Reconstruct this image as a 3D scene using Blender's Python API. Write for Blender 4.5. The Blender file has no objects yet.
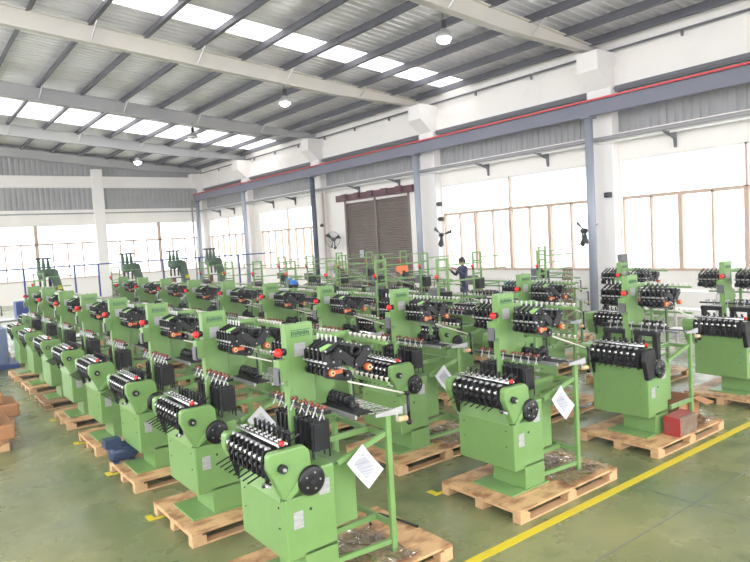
import bpy, bmesh, math, random
from mathutils import Vector, Matrix
random.seed(7)
sc = bpy.context.scene
COL = sc.collection
PI = math.pi

# ------------------------------------------------------------------ materials
MATS = {}
def nmat(name, col, rough=.5, metal=0., noise=None, bump=None, spec=.5, emit=None, coat=0.):
    m = bpy.data.materials.new(name); m.use_nodes = True
    nt = m.node_tree; b = nt.nodes['Principled BSDF']
    b.inputs['Base Color'].default_value = (*col, 1)
    b.inputs['Roughness'].default_value = rough
    b.inputs['Metallic'].default_value = metal
    b.inputs['Specular IOR Level'].default_value = spec
    b.inputs['Coat Weight'].default_value = coat
    if emit:
        b.inputs['Emission Color'].default_value = (*emit[0], 1)
        b.inputs['Emission Strength'].default_value = emit[1]
    if noise:                     # (scale, second colour, low, high, stretch)
        sc_, c2, lo, hi, st = noise
        tc = nt.nodes.new('ShaderNodeTexCoord'); mp = nt.nodes.new('ShaderNodeMapping')
        mp.inputs['Scale'].default_value = st
        n = nt.nodes.new('ShaderNodeTexNoise'); n.inputs['Scale'].default_value = sc_
        n.inputs['Detail'].default_value = 6; n.inputs['Roughness'].default_value = .6
        r = nt.nodes.new('ShaderNodeValToRGB')
        r.color_ramp.elements[0].position = lo; r.color_ramp.elements[1].position = hi
        r.color_ramp.elements[0].color = (*col, 1); r.color_ramp.elements[1].color = (*c2, 1)
        nt.links.new(tc.outputs['Object'], mp.inputs['Vector']); nt.links.new(mp.outputs['Vector'], n.inputs['Vector'])
        nt.links.new(n.outputs['Fac'], r.inputs['Fac']); nt.links.new(r.outputs['Color'], b.inputs['Base Color'])
        if bump:
            bp = nt.nodes.new('ShaderNodeBump'); bp.inputs['Strength'].default_value = bump
            bp.inputs['Distance'].default_value = .01
            nt.links.new(n.outputs['Fac'], bp.inputs['Height']); nt.links.new(bp.outputs['Normal'], b.inputs['Normal'])
    MATS[name] = m
    return m

ONE = (1, 1, 1)
nmat('green', (.142, .268, .078), .33, noise=(3., (.162, .300, .09), .35, .7, ONE))
nmat('dark_green', (.04, .12, .045), .45)
nmat('pale_green', (.26, .50, .15), .45)
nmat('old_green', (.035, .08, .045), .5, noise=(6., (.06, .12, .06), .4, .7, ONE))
nmat('black', (.006, .006, .008), .3, spec=.35)
nmat('rubber', (.008, .008, .009), .55, spec=.35)
nmat('dark_steel', (.025, .025, .028), .32, .5)
nmat('chrome', (.72, .72, .74), .18, 1.)
nmat('steel', (.5, .5, .5), .3, .8)
nmat('white_paint', (.8, .8, .78), .4)
nmat('cup', (.60, .57, .50), .3)
nmat('brown_bead', (.16, .035, .02), .25)
nmat('orange', (.50, .085, .02), .4)
nmat('cream', (.62, .42, .22), .4)
nmat('red', (.75, .012, .012), .25)
nmat('plate', (.46, .46, .46), .35, .3, noise=(9., (.34, .34, .35), .42, .62, (1, 1, 9)))
nmat('panel_grey', (.1, .1, .11), .4)
nmat('paper', (.56, .56, .58), .8)
nmat('print', (.44, .44, .47), .8, noise=(6., (.28, .28, .32), .40, .60, (.6, .6, 22)))
nmat('wood', (.60, .37, .18), .5, noise=(3.2, (.25, .105, .045), .44, .64, (1.3, 2., 3)), bump=.3)
nmat('wood_pale', (.58, .37, .19), .7, noise=(5., (.45, .25, .11), .4, .75, (1, 5, 3)), bump=.2)
nmat('wood_dark', (.30, .17, .08), .75, noise=(5., (.14, .08, .04), .4, .75, (1, 5, 3)), bump=.2)
nmat('cardboard', (.38, .18, .075), .8)
nmat('crate_red', (.32, .02, .02), .35, noise=(5., (.2, .05, .04), .5, .7, ONE))
nmat('crate_brown', (.17, .11, .07), .35, noise=(8., (.27, .20, .15), .45, .7, ONE))
nmat('blue', (.015, .05, .24), .45)
nmat('blue_light', (.03, .2, .8), .45)
nmat('navy', (.012, .03, .08), .4, noise=(20., (.02, .045, .11), .4, .7, ONE))
nmat('blue_grey', (.13, .18, .32), .5, noise=(3., (.18, .24, .38), .4, .7, ONE))
nmat('teal', (.03, .25, .33), .5)
nmat('wall_white', (.90, .865, .83), .75, noise=(.7, (.82, .78, .75), .5, .8, ONE))
nmat('concrete_white', (.86, .83, .81), .7, noise=(.9, (.80, .76, .73), .5, .8, ONE))
nmat('rafter_paint', (.40, .40, .42), .6, noise=(.35, (.50, .49, .48), .4, .7, ONE))
nmat('rafter_cream', (.66, .62, .55), .6, noise=(.35, (.58, .55, .54), .4, .7, ONE))
nmat('purlin_grey', (.095, .095, .12), .5)
nmat('crane_grey', (.17, .175, .23), .45)
nmat('crane_red', (.6, .03, .03), .4)
nmat('tube_grey', (.32, .35, .42), .4, .1)
nmat('tube_dark', (.06, .08, .12), .45)
nmat('pipe_grey', (.30, .30, .31), .5)
nmat('frame_tan', (.55, .40, .32), .5)
nmat('gutter', (.13, .13, .15), .5)
nmat('shutter', (.15, .115, .105), .45, noise=(1.2, (.2, .155, .14), .4, .7, ONE))
nmat('maroon', (.09, .02, .03), .5)
nmat('yellow', (.62, .50, .02), .55, noise=(4., (.48, .40, .04), .5, .8, ONE))
nmat('skin', (.36, .15, .08), .5)
nmat('uniform', (.02, .025, .07), .8)
nmat('hair', (.012, .010, .010), .6)
nmat('concrete_grey', (.55, .54, .52), .8)
nmat('lamp_glow', (1, 1, 1), .5, emit=((.93, .95, 1.), 160.))
nmat('lamp_off', (.5, .45, .4), .3, .5)
nmat('alu', (.6, .6, .62), .3, .7)
nmat('extinguisher', (.6, .02, .01), .35)
nmat('orange_shape', (.85, .22, .08), .7)
nmat('outside_ground', (.78, .78, .76), .9)

def sheet_mat(name, col, metal, rough):       # ribbed trapezoid sheet: ribs are real, this adds dents and streaks
    m = bpy.data.materials.new(name); m.use_nodes = True
    nt = m.node_tree; b = nt.nodes['Principled BSDF']
    tc = nt.nodes.new('ShaderNodeTexCoord'); mp = nt.nodes.new('ShaderNodeMapping')
    mp.inputs['Scale'].default_value = (.35, 3.2, 1)
    n = nt.nodes.new('ShaderNodeTexNoise'); n.inputs['Scale'].default_value = 1.6; n.inputs['Detail'].default_value = 4
    r = nt.nodes.new('ShaderNodeValToRGB')
    r.color_ramp.elements[0].position = .35; r.color_ramp.elements[1].position = .7
    r.color_ramp.elements[0].color = (*[c * .84 for c in col], 1); r.color_ramp.elements[1].color = (*col, 1)
    bp = nt.nodes.new('ShaderNodeBump'); bp.inputs['Strength'].default_value = .6; bp.inputs['Distance'].default_value = .08
    nt.links.new(tc.outputs['Object'], mp.inputs['Vector']); nt.links.new(mp.outputs['Vector'], n.inputs['Vector'])
    nt.links.new(n.outputs['Fac'], r.inputs['Fac']); nt.links.new(r.outputs['Color'], b.inputs['Base Color'])
    nt.links.new(n.outputs['Fac'], bp.inputs['Height']); nt.links.new(bp.outputs['Normal'], b.inputs['Normal'])
    b.inputs['Metallic'].default_value = metal; b.inputs['Roughness'].default_value = rough
    MATS[name] = m
sheet_mat('roof_sheet', (.96, .95, .98), .35, .36)
sheet_mat('wall_sheet', (.35, .35, .36), .1, .5)

def floor_mat():
    m = bpy.data.materials.new('green_epoxy'); m.use_nodes = True
    nt = m.node_tree; b = nt.nodes['Principled BSDF']; L = nt.links
    tc = nt.nodes.new('ShaderNodeTexCoord')
    def noise(s, d, st=(1, 1, 1)):
        mp = nt.nodes.new('ShaderNodeMapping'); mp.inputs['Scale'].default_value = st
        n = nt.nodes.new('ShaderNodeTexNoise'); n.inputs['Scale'].default_value = s; n.inputs['Detail'].default_value = d
        n.inputs['Roughness'].default_value = .6
        L.new(tc.outputs['Object'], mp.inputs['Vector']); L.new(mp.outputs['Vector'], n.inputs['Vector'])
        return n
    def ramp(n, a, c0, d, c1):
        r = nt.nodes.new('ShaderNodeValToRGB'); e = r.color_ramp.elements
        e[0].position = a; e[0].color = (*c0, 1); e[1].position = d; e[1].color = (*c1, 1)
        L.new(n.outputs['Fac'], r.inputs['Fac']); return r
    big = ramp(noise(.45, 5), .36, (.115, .145, .058), .68, (.27, .265, .115))
    st = ramp(noise(1.1, 7), .54, (1, 1, 1), .68, (.46, .54, .46))
    sp = ramp(noise(5., 4), .60, (1, 1, 1), .72, (.74, .78, .72))
    def mul(a, c):
        x = nt.nodes.new('ShaderNodeMix'); x.data_type = 'RGBA'; x.blend_type = 'MULTIPLY'; x.inputs['Factor'].default_value = 1
        L.new(a, x.inputs['A']); L.new(c, x.inputs['B']); return x.outputs['Result']
    L.new(mul(mul(big.outputs['Color'], st.outputs['Color']), sp.outputs['Color']), b.inputs['Base Color'])
    rr = ramp(noise(1.1, 5), .35, (.20, .20, .20), .7, (.42, .42, .42))
    L.new(rr.outputs['Color'], b.inputs['Roughness'])
    b.inputs['Specular IOR Level'].default_value = .6
    MATS['floor'] = m
floor_mat()

def film_mat():
    m = bpy.data.materials.new('plastic_film'); m.use_nodes = True
    nt = m.node_tree; nt.nodes.clear(); L = nt.links
    o = nt.nodes.new('ShaderNodeOutputMaterial'); t = nt.nodes.new('ShaderNodeBsdfTransparent')
    t.inputs['Color'].default_value = (.86, .87, .87, 1)
    g = nt.nodes.new('ShaderNodeBsdfGlossy'); g.inputs['Roughness'].default_value = .08
    mx = nt.nodes.new('ShaderNodeMixShader'); mx.inputs['Fac'].default_value = .34
    L.new(t.outputs[0], mx.inputs[1]); L.new(g.outputs[0], mx.inputs[2]); L.new(mx.outputs[0], o.inputs['Surface'])
    MATS['film'] = m
    m = bpy.data.materials.new('window_glass'); m.use_nodes = True
    nt = m.node_tree; nt.nodes.clear(); L = nt.links
    o = nt.nodes.new('ShaderNodeOutputMaterial'); t = nt.nodes.new('ShaderNodeBsdfTransparent')
    t.inputs['Color'].default_value = (.93, .95, .95, 1)
    g = nt.nodes.new('ShaderNodeBsdfGlossy'); g.inputs['Roughness'].default_value = .03
    mx = nt.nodes.new('ShaderNodeMixShader'); mx.inputs['Fac'].default_value = .06
    L.new(t.outputs[0], mx.inputs[1]); L.new(g.outputs[0], mx.inputs[2]); L.new(mx.outputs[0], o.inputs['Surface'])
    MATS['glass'] = m
    # translucent daylight sheet of the rooflights
    m = bpy.data.materials.new('rooflight_sheet'); m.use_nodes = True
    nt = m.node_tree; nt.nodes.clear(); L = nt.links
    o = nt.nodes.new('ShaderNodeOutputMaterial'); t = nt.nodes.new('ShaderNodeBsdfTranslucent')
    t.inputs['Color'].default_value = (.95, .95, .93, 1)
    d = nt.nodes.new('ShaderNodeBsdfTransparent'); d.inputs['Color'].default_value = (.95, .95, .93, 1)
    mx = nt.nodes.new('ShaderNodeMixShader'); mx.inputs['Fac'].default_value = .5
    L.new(t.outputs[0], mx.inputs[1]); L.new(d.outputs[0], mx.inputs[2]); L.new(mx.outputs[0], o.inputs['Surface'])
    MATS['rooflight'] = m
film_mat()

# ------------------------------------------------------------------ mesh builder
class MB:
    def __init__(s): s.v = []; s.f = []; s.m = []; s.sm = []; s.keys = []
    def k(s, key):
        if key not in s.keys: s.keys.append(key)
        return s.keys.index(key)
    def add(s, vs, fs, key, smooth=False):
        o = len(s.v); s.v += [tuple(v) for v in vs]; i = s.k(key)
        for f in fs: s.f.append([a + o for a in f]); s.m.append(i); s.sm.append(smooth)
        return s
    def box(s, x0, x1, y0, y1, z0, z1, key='green', c=0.):
        if c <= 0:
            vs = [(x, y, z) for x in (x0, x1) for y in (y0, y1) for z in (z0, z1)]
            return s.add(vs, [(0, 1, 3, 2), (4, 6, 7, 5), (0, 4, 5, 1), (2, 3, 7, 6), (0, 2, 6, 4), (1, 5, 7, 3)], key)
        bm = bmesh.new(); bmesh.ops.create_cube(bm, size=1)
        for v in bm.verts:
            v.co = Vector(((x0 + x1) / 2 + v.co.x * (x1 - x0), (y0 + y1) / 2 + v.co.y * (y1 - y0), (z0 + z1) / 2 + v.co.z * (z1 - z0)))
        bmesh.ops.bevel(bm, geom=bm.edges[:], offset=c, segments=2, affect='EDGES', profile=.5)
        s.bm(bm, key); bm.free(); return s
    def bm(s, bm, key, smooth=False):
        bm.verts.ensure_lookup_table(); bm.verts.index_update()
        return s.add([v.co.copy() for v in bm.verts], [[v.index for v in f.verts] for f in bm.faces], key, smooth)
    def prism(s, poly, a0, a1, key='green', axis='y', c=0.):
        """polygon extruded along axis; poly coords are the two other axes in order"""
        def P(p, a): return {'y': (p[0], a, p[1]), 'x': (a, p[0], p[1]), 'z': (p[0], p[1], a)}[axis]
        n = len(poly)
        if c <= 0:
            return s.add([P(p, a0) for p in poly] + [P(p, a1) for p in poly],
                         [list(range(n)), [n + i for i in range(n)][::-1]] + [[i, n + i, n + (i + 1) % n, (i + 1) % n] for i in range(n)], key)
        bm = bmesh.new(); v0 = [bm.verts.new(P(p, a0)) for p in poly]; v1 = [bm.verts.new(P(p, a1)) for p in poly]
        bm.faces.new(v0); bm.faces.new(v1[::-1])
        for i in range(n): bm.faces.new([v0[i], v1[i], v1[(i + 1) % n], v0[(i + 1) % n]])
        bmesh.ops.recalc_face_normals(bm, faces=bm.faces)
        bmesh.ops.bevel(bm, geom=bm.edges[:], offset=c, segments=2, affect='EDGES', profile=.5)
        s.bm(bm, key); bm.free(); return s
    def cyl(s, a, b, r, key='steel', n=12, r2=None):
        a, b = Vector(a), Vector(b); d = (b - a).normalized(); r2 = r if r2 is None else r2
        t = Vector((0, 0, 1)) if abs(d.z) < .9 else Vector((1, 0, 0))
        u = d.cross(t).normalized(); w = d.cross(u)
        vs = [p + (u * math.cos(2 * PI * i / n) + w * math.sin(2 * PI * i / n)) * rr for p, rr in ((a, r), (b, r2)) for i in range(n)]
        s.add(vs, [[i, (i + 1) % n, n + (i + 1) % n, n + i] for i in range(n)], key, n > 6)
        s.add(vs, [list(range(n))[::-1], [n + i for i in range(n)]], key)
        return s
    def path(s, pts, r, key='steel', n=8):
        for a, b in zip(pts, pts[1:]): s.cyl(a, b, r, key, n)
        for p in pts[1:-1]: s.ball(p, r, key, 6, 4)
        return s
    def bar(s, a, b, w, h, key='green'):
        """square bar between two points"""
        a, b = Vector(a), Vector(b); d = (b - a).normalized()
        t = Vector((0, 0, 1)) if abs(d.z) < .9 else Vector((1, 0, 0))
        u = d.cross(t).normalized() * w / 2; q = u.cross(d).normalized() * h / 2
        vs = [p + x * u + y * q for p in (a, b) for x, y in ((-1, -1), (1, -1), (1, 1), (-1, 1))]
        return s.add(vs, [(3, 2, 1, 0), (4, 5, 6, 7), (0, 1, 5, 4), (1, 2, 6, 5), (2, 3, 7, 6), (3, 0, 4, 7)], key)
    def lathe(s, prof, o, axis='z', n=20, key='steel', smooth=True):
        """prof = [(radius, distance along axis)]"""
        o = Vector(o)
        def P(r, h, a):
            c, q = r * math.cos(a), r * math.sin(a)
            return o + Vector({'z': (c, q, h), 'y': (c, h, q), 'x': (h, c, q)}[axis])
        vs = [P(r, h, 2 * PI * i / n) for r, h in prof for i in range(n)]
        fs = [[j * n + i, j * n + (i + 1) % n, (j + 1) * n + (i + 1) % n, (j + 1) * n + i] for j in range(len(prof) - 1) for i in range(n)]
        fs += [list(range(n)), [(len(prof) - 1) * n + i for i in range(n)]]
        return s.add(vs, fs, key, smooth)
    def ball(s, o, r, key='red', nu=14, nv=9, sc_=(1, 1, 1)):
        vs = []; fs = []
        for j in range(nv + 1):
            t = PI * j / nv
            for i in range(nu):
                p = 2 * PI * i / nu
                vs.append((o[0] + r * sc_[0] * math.sin(t) * math.cos(p), o[1] + r * sc_[1] * math.sin(t) * math.sin(p), o[2] + r * sc_[2] * math.cos(t)))
        for j in range(nv):
            for i in range(nu): fs.append([j * nu + i, (j + 1) * nu + i, (j + 1) * nu + (i + 1) % nu, j * nu + (i + 1) % nu])
        return s.add(vs, fs, key, True)
    def capsule(s, a, b, r, y0, y1, key='black', n=8):
        """flat link plate with round ends in the x-z plane"""
        a, b = Vector((a[0], 0, a[1])), Vector((b[0], 0, b[1])); d = (b - a).normalized(); ang = math.atan2(d.z, d.x)
        poly = []
        for i in range(n + 1):
            t = ang - PI / 2 + PI * i / n; poly.append((b.x + r * math.cos(t), b.z + r * math.sin(t)))
        for i in range(n + 1):
            t = ang + PI / 2 + PI * i / n; poly.append((a.x + r * math.cos(t), a.z + r * math.sin(t)))
        return s.prism(poly, y0, y1, key)
    def mesh(s, name):
        me = bpy.data.meshes.new(name); me.from_pydata(s.v, [], s.f)
        for k in s.keys: me.materials.append(MATS[k])
        me.polygons.foreach_set('material_index', s.m); me.polygons.foreach_set('use_smooth', s.sm)
        bm = bmesh.new(); bm.from_mesh(me)
        bmesh.ops.remove_doubles(bm, verts=bm.verts, dist=1e-5) if len(s.v) < 6000 else None
        bmesh.ops.recalc_face_normals(bm, faces=bm.faces); bm.to_mesh(me); bm.free()
        me.update(); return me
    def build(s, name, parent=None, loc=(0, 0, 0), rz=0.):
        o = bpy.data.objects.new(name, s.mesh(name)); COL.objects.link(o)
        if parent is not None: o.parent = parent
        o.location = loc; o.rotation_euler.z = rz
        return o

def tag(o, label, cat, group=None, kind=None):
    o['label'] = label; o['category'] = cat
    if group: o['group'] = group
    if kind: o['kind'] = kind
    return o
def empty(name, loc, label, cat, group=None, rz=0.):
    o = bpy.data.objects.new(name, None); COL.objects.link(o); o.location = loc; o.rotation_euler.z = rz
    o.empty_display_size = .1
    return tag(o, label, cat, group)
def struct(mb, name, **k):
    o = mb.build(name, **k); o['kind'] = 'structure'; return o
KIDS = {}
def copy_tree(o, parent=None):
    c = o.copy(); COL.objects.link(c)
    if parent is not None: c.parent = parent
    for ch in list(o.children): copy_tree(ch, c)
    return c

# ------------------------------------------------------------------ setting
XW, YE = 18.0, 43.7            # inner faces of the long side wall and of the end wall
XL, YN = -7.0, -4.0            # how far floor and roof run towards the camera side
EAVE, SL = 8.50, .092
def roof_z(x): return EAVE + SL * (XW - x)

f = MB().box(XL, XW + .3, YN, YE + .3, -.2, 0, 'floor'); o = struct(f, 'floor')
g = MB().box(-60, 90, -40, 110, -.45, -.21, 'outside_ground'); struct(g, 'trim_outside_ground')
# painted line and joints
tag(MB().box(1.6, XW - 1.2, 3.69, 3.78, .0005, .004, 'yellow').build('floor_line'), 'long straight yellow line painted across the green floor in front of the looms', 'floor line')
j = MB().box(-2, XW - .1, 3.035, 3.043, .0005, .002, 'gutter'); struct(j, 'trim_floor_joint')
j = MB().box(6.03, 6.038, -3, 3.66, .0005, .002, 'gutter'); struct(j, 'trim_floor_joint')

# roof: real trapezoid ribs running down the slope (across the hall), rooflights as separate translucent strips
SKY = [(17.35, 18.65), (32.0, 35.5)]
def roof_strip(y0, y1, key, name, x0=XL, x1=XW + .3):
    mb = MB(); y = y0; vs = []; p = .30
    prof = []
    while y < y1 - 1e-6:
        for dy, dz in ((0, 0), (.18, 0), (.205, .035), (.275, .035)):
            if y + dy < y1 - 1e-6: prof.append((y + dy, dz))
        y += p
    prof.append((y1, 0))
    n = len(prof)
    for x in (x0, x1):
        for yy, dz in prof: vs.append((x, yy, roof_z(x) + .03 + dz))
    for x in (x0, x1):
        for yy, dz in prof: vs.append((x, yy, roof_z(x) + .032 + dz + (.01 if key != 'roof_sheet' else .06)))
    fs = []
    for i in range(n - 1):
        fs.append((i, i + 1, n + i + 1, n + i)); fs.append((2 * n + i, 3 * n + i, 3 * n + i + 1, 2 * n + i + 1))
    mb.add(vs, fs, key); return struct(mb, name)
ys = [YN] + [a for s in SKY for a in s] + [YE + .3]
for i in range(0, len(ys) - 1):
    roof_strip(ys[i], ys[i + 1], 'roof_sheet' if i % 2 == 0 else 'rooflight', 'ceiling')

# purlins (zee bars along the hall) carried above the rafters
PURL = [17.75] + [16.5 - 1.6 * k for k in range(15) if 16.5 - 1.6 * k > XL]
for x in PURL:
    z = roof_z(x) - .005
    mb = MB()
    for ya, yb in ((YN, YE),):
        mb.box(x - .035, x - .02, ya, yb, z - .25, z, 'purlin_grey')
        mb.box(x - .035, x + .07, ya, yb, z - .015, z, 'purlin_grey')
        mb.box(x - .15, x - .02, ya, yb, z - .25, z - .23, 'purlin_grey')
    struct(mb, 'trim_purlin')

# rafters: tapered I-beams
RY = [3.45, 11.8, 20.0, 28.2, 36.4, 43.35]
def rbot(x):
    pts = [(-7, 9.75), (3, 9.1), (8.6, 8.6), (13.7, 8.17), (18, 8.06)]
    for (a, za), (b, zb) in zip(pts, pts[1:]):
        if a <= x <= b: return za + (zb - za) * (x - a) / (b - a)
for i, y in enumerate(RY):
    mb = MB(); key = 'rafter_cream' if i in (1, 2) else 'rafter_paint'
    xs = [-7, 3, 8.6, 13.7, 17.98]
    for a, b in zip(xs, xs[1:]):
        top = lambda x: roof_z(x) - .23
        mb.prism([(a, rbot(a)), (b, rbot(b)), (b, top(b)), (a, top(a))], y - .03, y + .03, key)
        mb.prism([(a, rbot(a)), (b, rbot(b)), (b, rbot(b) + .035), (a, rbot(a) + .035)], y - .13, y + .13, key)
        mb.prism([(a, top(a) - .03), (b, top(b) - .03), (b, top(b)), (a, top(a))], y - .13, y + .13, key)
    struct(mb, 'trim_rafter')
    if i < 5:
        for x in PURL[2:13:2]:
            x -= .1
            b = MB().cyl((x, y + .12, rbot(x) + .05), (x + .1, y + .75, roof_z(x) - .12), .025, 'alu', 6)
            b.cyl((x, y - .12, rbot(x) + .05), (x + .1, y - .75, roof_z(x) - .12), .025, 'alu', 6)
            struct(b, 'trim_fly_brace')

# ---- side wall (x = XW): pillars, masonry bands, ribbed sheet band, windows, roller door
SILL, HEAD, WTOP = 1.34, 3.56, 4.72
PIL = [3.4, 11.55, 19.5, 28.0, 36.2, 43.4]
def sheet_band_y(x, y0, y1, z0, z1, name):       # vertical ribs, faces -x
    mb = MB(); prof = []; y = y0
    while y < y1:
        for dy, dx in ((0, 0), (.13, 0), (.15, .04), (.21, .04)):
            if y + dy < y1: prof.append((y + dy, dx))
        y += .24
    prof.append((y1, 0)); n = len(prof)
    vs = [(x + dx, yy, z) for z in (z0, z1) for yy, dx in prof]
    mb.add(vs, [(i, i + 1, n + i + 1, n + i) for i in range(n - 1)], 'wall_sheet')
    mb.box(x + .06, x + .12, y0, y1, z0, z1, 'wall_sheet')
    return struct(mb, name)
def sheet_band_x(y, x0, x1, z0, z1, name, slope=False):
    mb = MB(); prof = []; x = x0
    while x < x1:
        for dx, dy in ((0, 0), (.15, 0), (.17, .04), (.25, .04)):
            if x + dx < x1: prof.append((x + dx, dy))
        x += .30
    prof.append((x1, 0)); n = len(prof)
    zt = (lambda xx: roof_z(xx) - .02) if slope else (lambda xx: z1)
    vs = [(xx, y + dy, z0) for xx, dy in prof] + [(xx, y + dy, zt(xx)) for xx, dy in prof]
    mb.add(vs, [(i, i + 1, n + i + 1, n + i) for i in range(n - 1)], 'wall_sheet')
    if not slope: mb.box(x0, x1, y + .06, y + .12, z0, z1, 'wall_sheet')
    else: mb.prism([(x0, z0), (x1, z0), (x1, zt(x1) + .1), (x0, zt(x0) + .1)], y + .06, y + .30, 'wall_sheet')
    return struct(mb, name)
DOORY = (21.1, 25.9); DOORZ = 4.55
w = MB()
bays = list(zip(PIL, PIL[1:]))
for bi, (a, b) in enumerate([(YN, PIL[0])] + bays):
    if bi == 3:     # door bay
        w.box(XW, XW + .25, a, DOORY[0], 0, 5.55, 'wall_white'); w.box(XW, XW + .25, DOORY[1], b, 0, 5.55, 'wall_white')
        w.box(XW, XW + .25, DOORY[0], DOORY[1], DOORZ, 5.55, 'wall_white')
    else:
        w.box(XW, XW + .25, a, b, 0, SILL, 'wall_white'); w.box(XW, XW + .25, a, b, WTOP, 5.55, 'wall_white')
    w.box(XW - .02, XW + .25, a, b, 6.95, 7.55, 'wall_white')
    w.box(XW + .1, XW + .25, a, b, 7.55, EAVE + .05, 'wall_white')
struct(w, 'wall_right')
for a, b in [(YN, PIL[0])] + bays:
    sheet_band_y(XW + .06, a, b, 5.55, 6.8, 'wall_right_cladding')
    struct(MB().box(XW - .1, XW + .1, a + .4, b - .4, 6.78, 6.95, 'gutter').box(XW - .16, XW - .1, a + .4, b - .4, 6.83, 6.90, 'gutter'), 'trim_gutter')
for y in PIL:
    p = MB().box(XW - .3, XW + .1, y - .42, y + .42, 0, 6.95, 'concrete_white', .02)
    p.prism([(XW - .85, 7.4), (XW - .85, 7.97), (XW + .1, 7.97), (XW + .1, 6.9), (XW - .3, 6.9)], y - .36, y + .36, 'concrete_white')
    struct(p, 'trim_pillar')
# pipe under the roof edge, with clips
pp = MB().cyl((XW - .1, YN, 8.02), (XW - .1, YE, 8.02), .035, 'gutter', 8)
for y in [YN + 2.6 * i for i in range(18)]: pp.box(XW - .14, XW - .06, y, y + .05, 7.85, 8.02, 'gutter')
struct(pp, 'trim_eave_pipe')
# long service pipe with brackets
pp = MB().cyl((XW - .46, YN, 5.38), (XW - .46, YE - .1, 5.38), .065, 'pipe_grey', 10)
pp.cyl((XW - .36, YN, 5.27), (XW - .36, YE - .1, 5.27), .035, 'white_paint', 8)
tag(pp.build('service_pipe'), 'long grey service pipe running along the right wall above the windows', 'pipe')
for y in [9.3, 13.7, 16.4, 21.6, 24.6, 30.6, 33.1, 38.4, 40.6, 6.2]:
    b = MB().prism([(XW - .75, 5.28), (XW, 5.28), (XW, 4.85), (XW - .06, 4.85), (XW - .1, 5.1)], y, y + .06, 'gutter')
    struct(b, 'trim_bracket')

def window_y(n, y0, y1, nm, wide=()):       # in the side wall
    fr = MB(); x0, x1 = XW + .05, XW + .17
    fr.box(x0, x1, y0, y1, HEAD - .05, HEAD + .05, 'frame_tan')
    fr.box(x0 - .1, x1, y0, y1, SILL, SILL + .07, 'frame_tan')
    fr.box(x0, x1, y0, y1, WTOP - .05, WTOP, 'white_paint')
    for i in range(nm + 1):
        y = y0 + (y1 - y0) * i / nm; t = .06 if i in wide else .028
        fr.box(x0 - (.03 if i in wide else 0), x1, y - t, y + t, SILL, HEAD, 'frame_tan')
    ym = (y0 + y1) / 2
    fr.box(x0, x1, ym - .03, ym + .03, HEAD, WTOP, 'frame_tan')
    root = struct(fr, 'window_%d' % n)
    gl = MB().box(XW + .10, XW + .112, y0, y1, SILL, WTOP, 'glass').build('pane', root)
def window_x(n, x0_, x1_, nm, wide=()):
    fr = MB(); y0, y1 = YE + .05, YE + .17
    fr.box(x0_, x1_, y0, y1, HEAD - .05, HEAD + .05, 'frame_tan')
    fr.box(x0_, x1_, y0 - .1, y1, SILL, SILL + .07, 'frame_tan')
    fr.box(x0_, x1_, y0, y1, WTOP - .05, WTOP, 'white_paint')
    for i in range(nm + 1):
        x = x0_ + (x1_ - x0_) * i / nm; t = .1 if i in wide else .035
        fr.box(x - t, x + t, y0, y1, SILL, WTOP if i in wide else HEAD, 'frame_tan')
    root = struct(fr, 'window_%d' % n)
    MB().box(x0_, x1_, YE + .10, YE + .112, SILL, WTOP, 'glass').build('pane', root)
def jamb_y(y0, y1): struct(MB().box(XW, XW + .25, y0, y1, SILL, WTOP, 'wall_white'), 'trim_wall_jamb')
window_y(1, 3.95, 11.05, 8, (0, 2, 4, 6))
window_y(2, 12.1, 19.0, 8, (2, 4, 6))
window_y(3, 28.6, 35.0, 8, (0, 4))
window_y(4, 36.9, 42.6, 6, (0,))
window_y(5, YN, 2.9, 8, (2, 4))
for a, b in ((2.9, 3.95), (11.05, 12.1), (19.0, 19.51), (27.9, 28.6), (35.0, 36.9), (42.6, YE)): jamb_y(a, b)

# roller shutter
mb = MB(); n = 46
for half in ((DOORY[0], (DOORY[0] + DOORY[1]) / 2 - .05), ((DOORY[0] + DOORY[1]) / 2 + .05, DOORY[1])):
    prof = []
    for i in range(n):
        z = DOORZ * i / n; prof += [(z, 0), (z + DOORZ / n * .5, -.035), (z + DOORZ / n * .97, 0)]
    prof.append((DOORZ, 0)); m = len(prof)
    vs = [(XW + .1 + dx, y, z) for y in half for z, dx in prof]
    mb.add(vs, [(i, i + 1, m + i + 1, m + i) for i in range(m - 1)], 'shutter')
mb.box(XW + .13, XW + .16, DOORY[0], DOORY[1], 0, DOORZ, 'shutter')
d = struct(mb, 'door_1')
ym = sum(DOORY) / 2
fr = MB()
for y in (DOORY[0], ym, DOORY[1]): fr.box(XW - .03, XW + .14, y - .07, y + .07, 0, DOORZ + .1, 'shutter')
fr.build('guide_rail', d)
h = MB().box(XW - .22, XW - .02, DOORY[0] - .5, DOORY[1] + .5, DOORZ + .1, DOORZ + .4, 'maroon')
for i in range(5): h.box(XW - .34, XW - .2, DOORY[0] + .1 + i * 1.05, DOORY[0] + .5 + i * 1.05, DOORZ + .16, DOORZ + .42, 'maroon', .02)
h.build('shutter_roller_beam', d)
MB().box(XW - .05, XW - .03, 24.55, 24.85, 1.9, 2.25, 'paper').build('notice', d)

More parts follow.
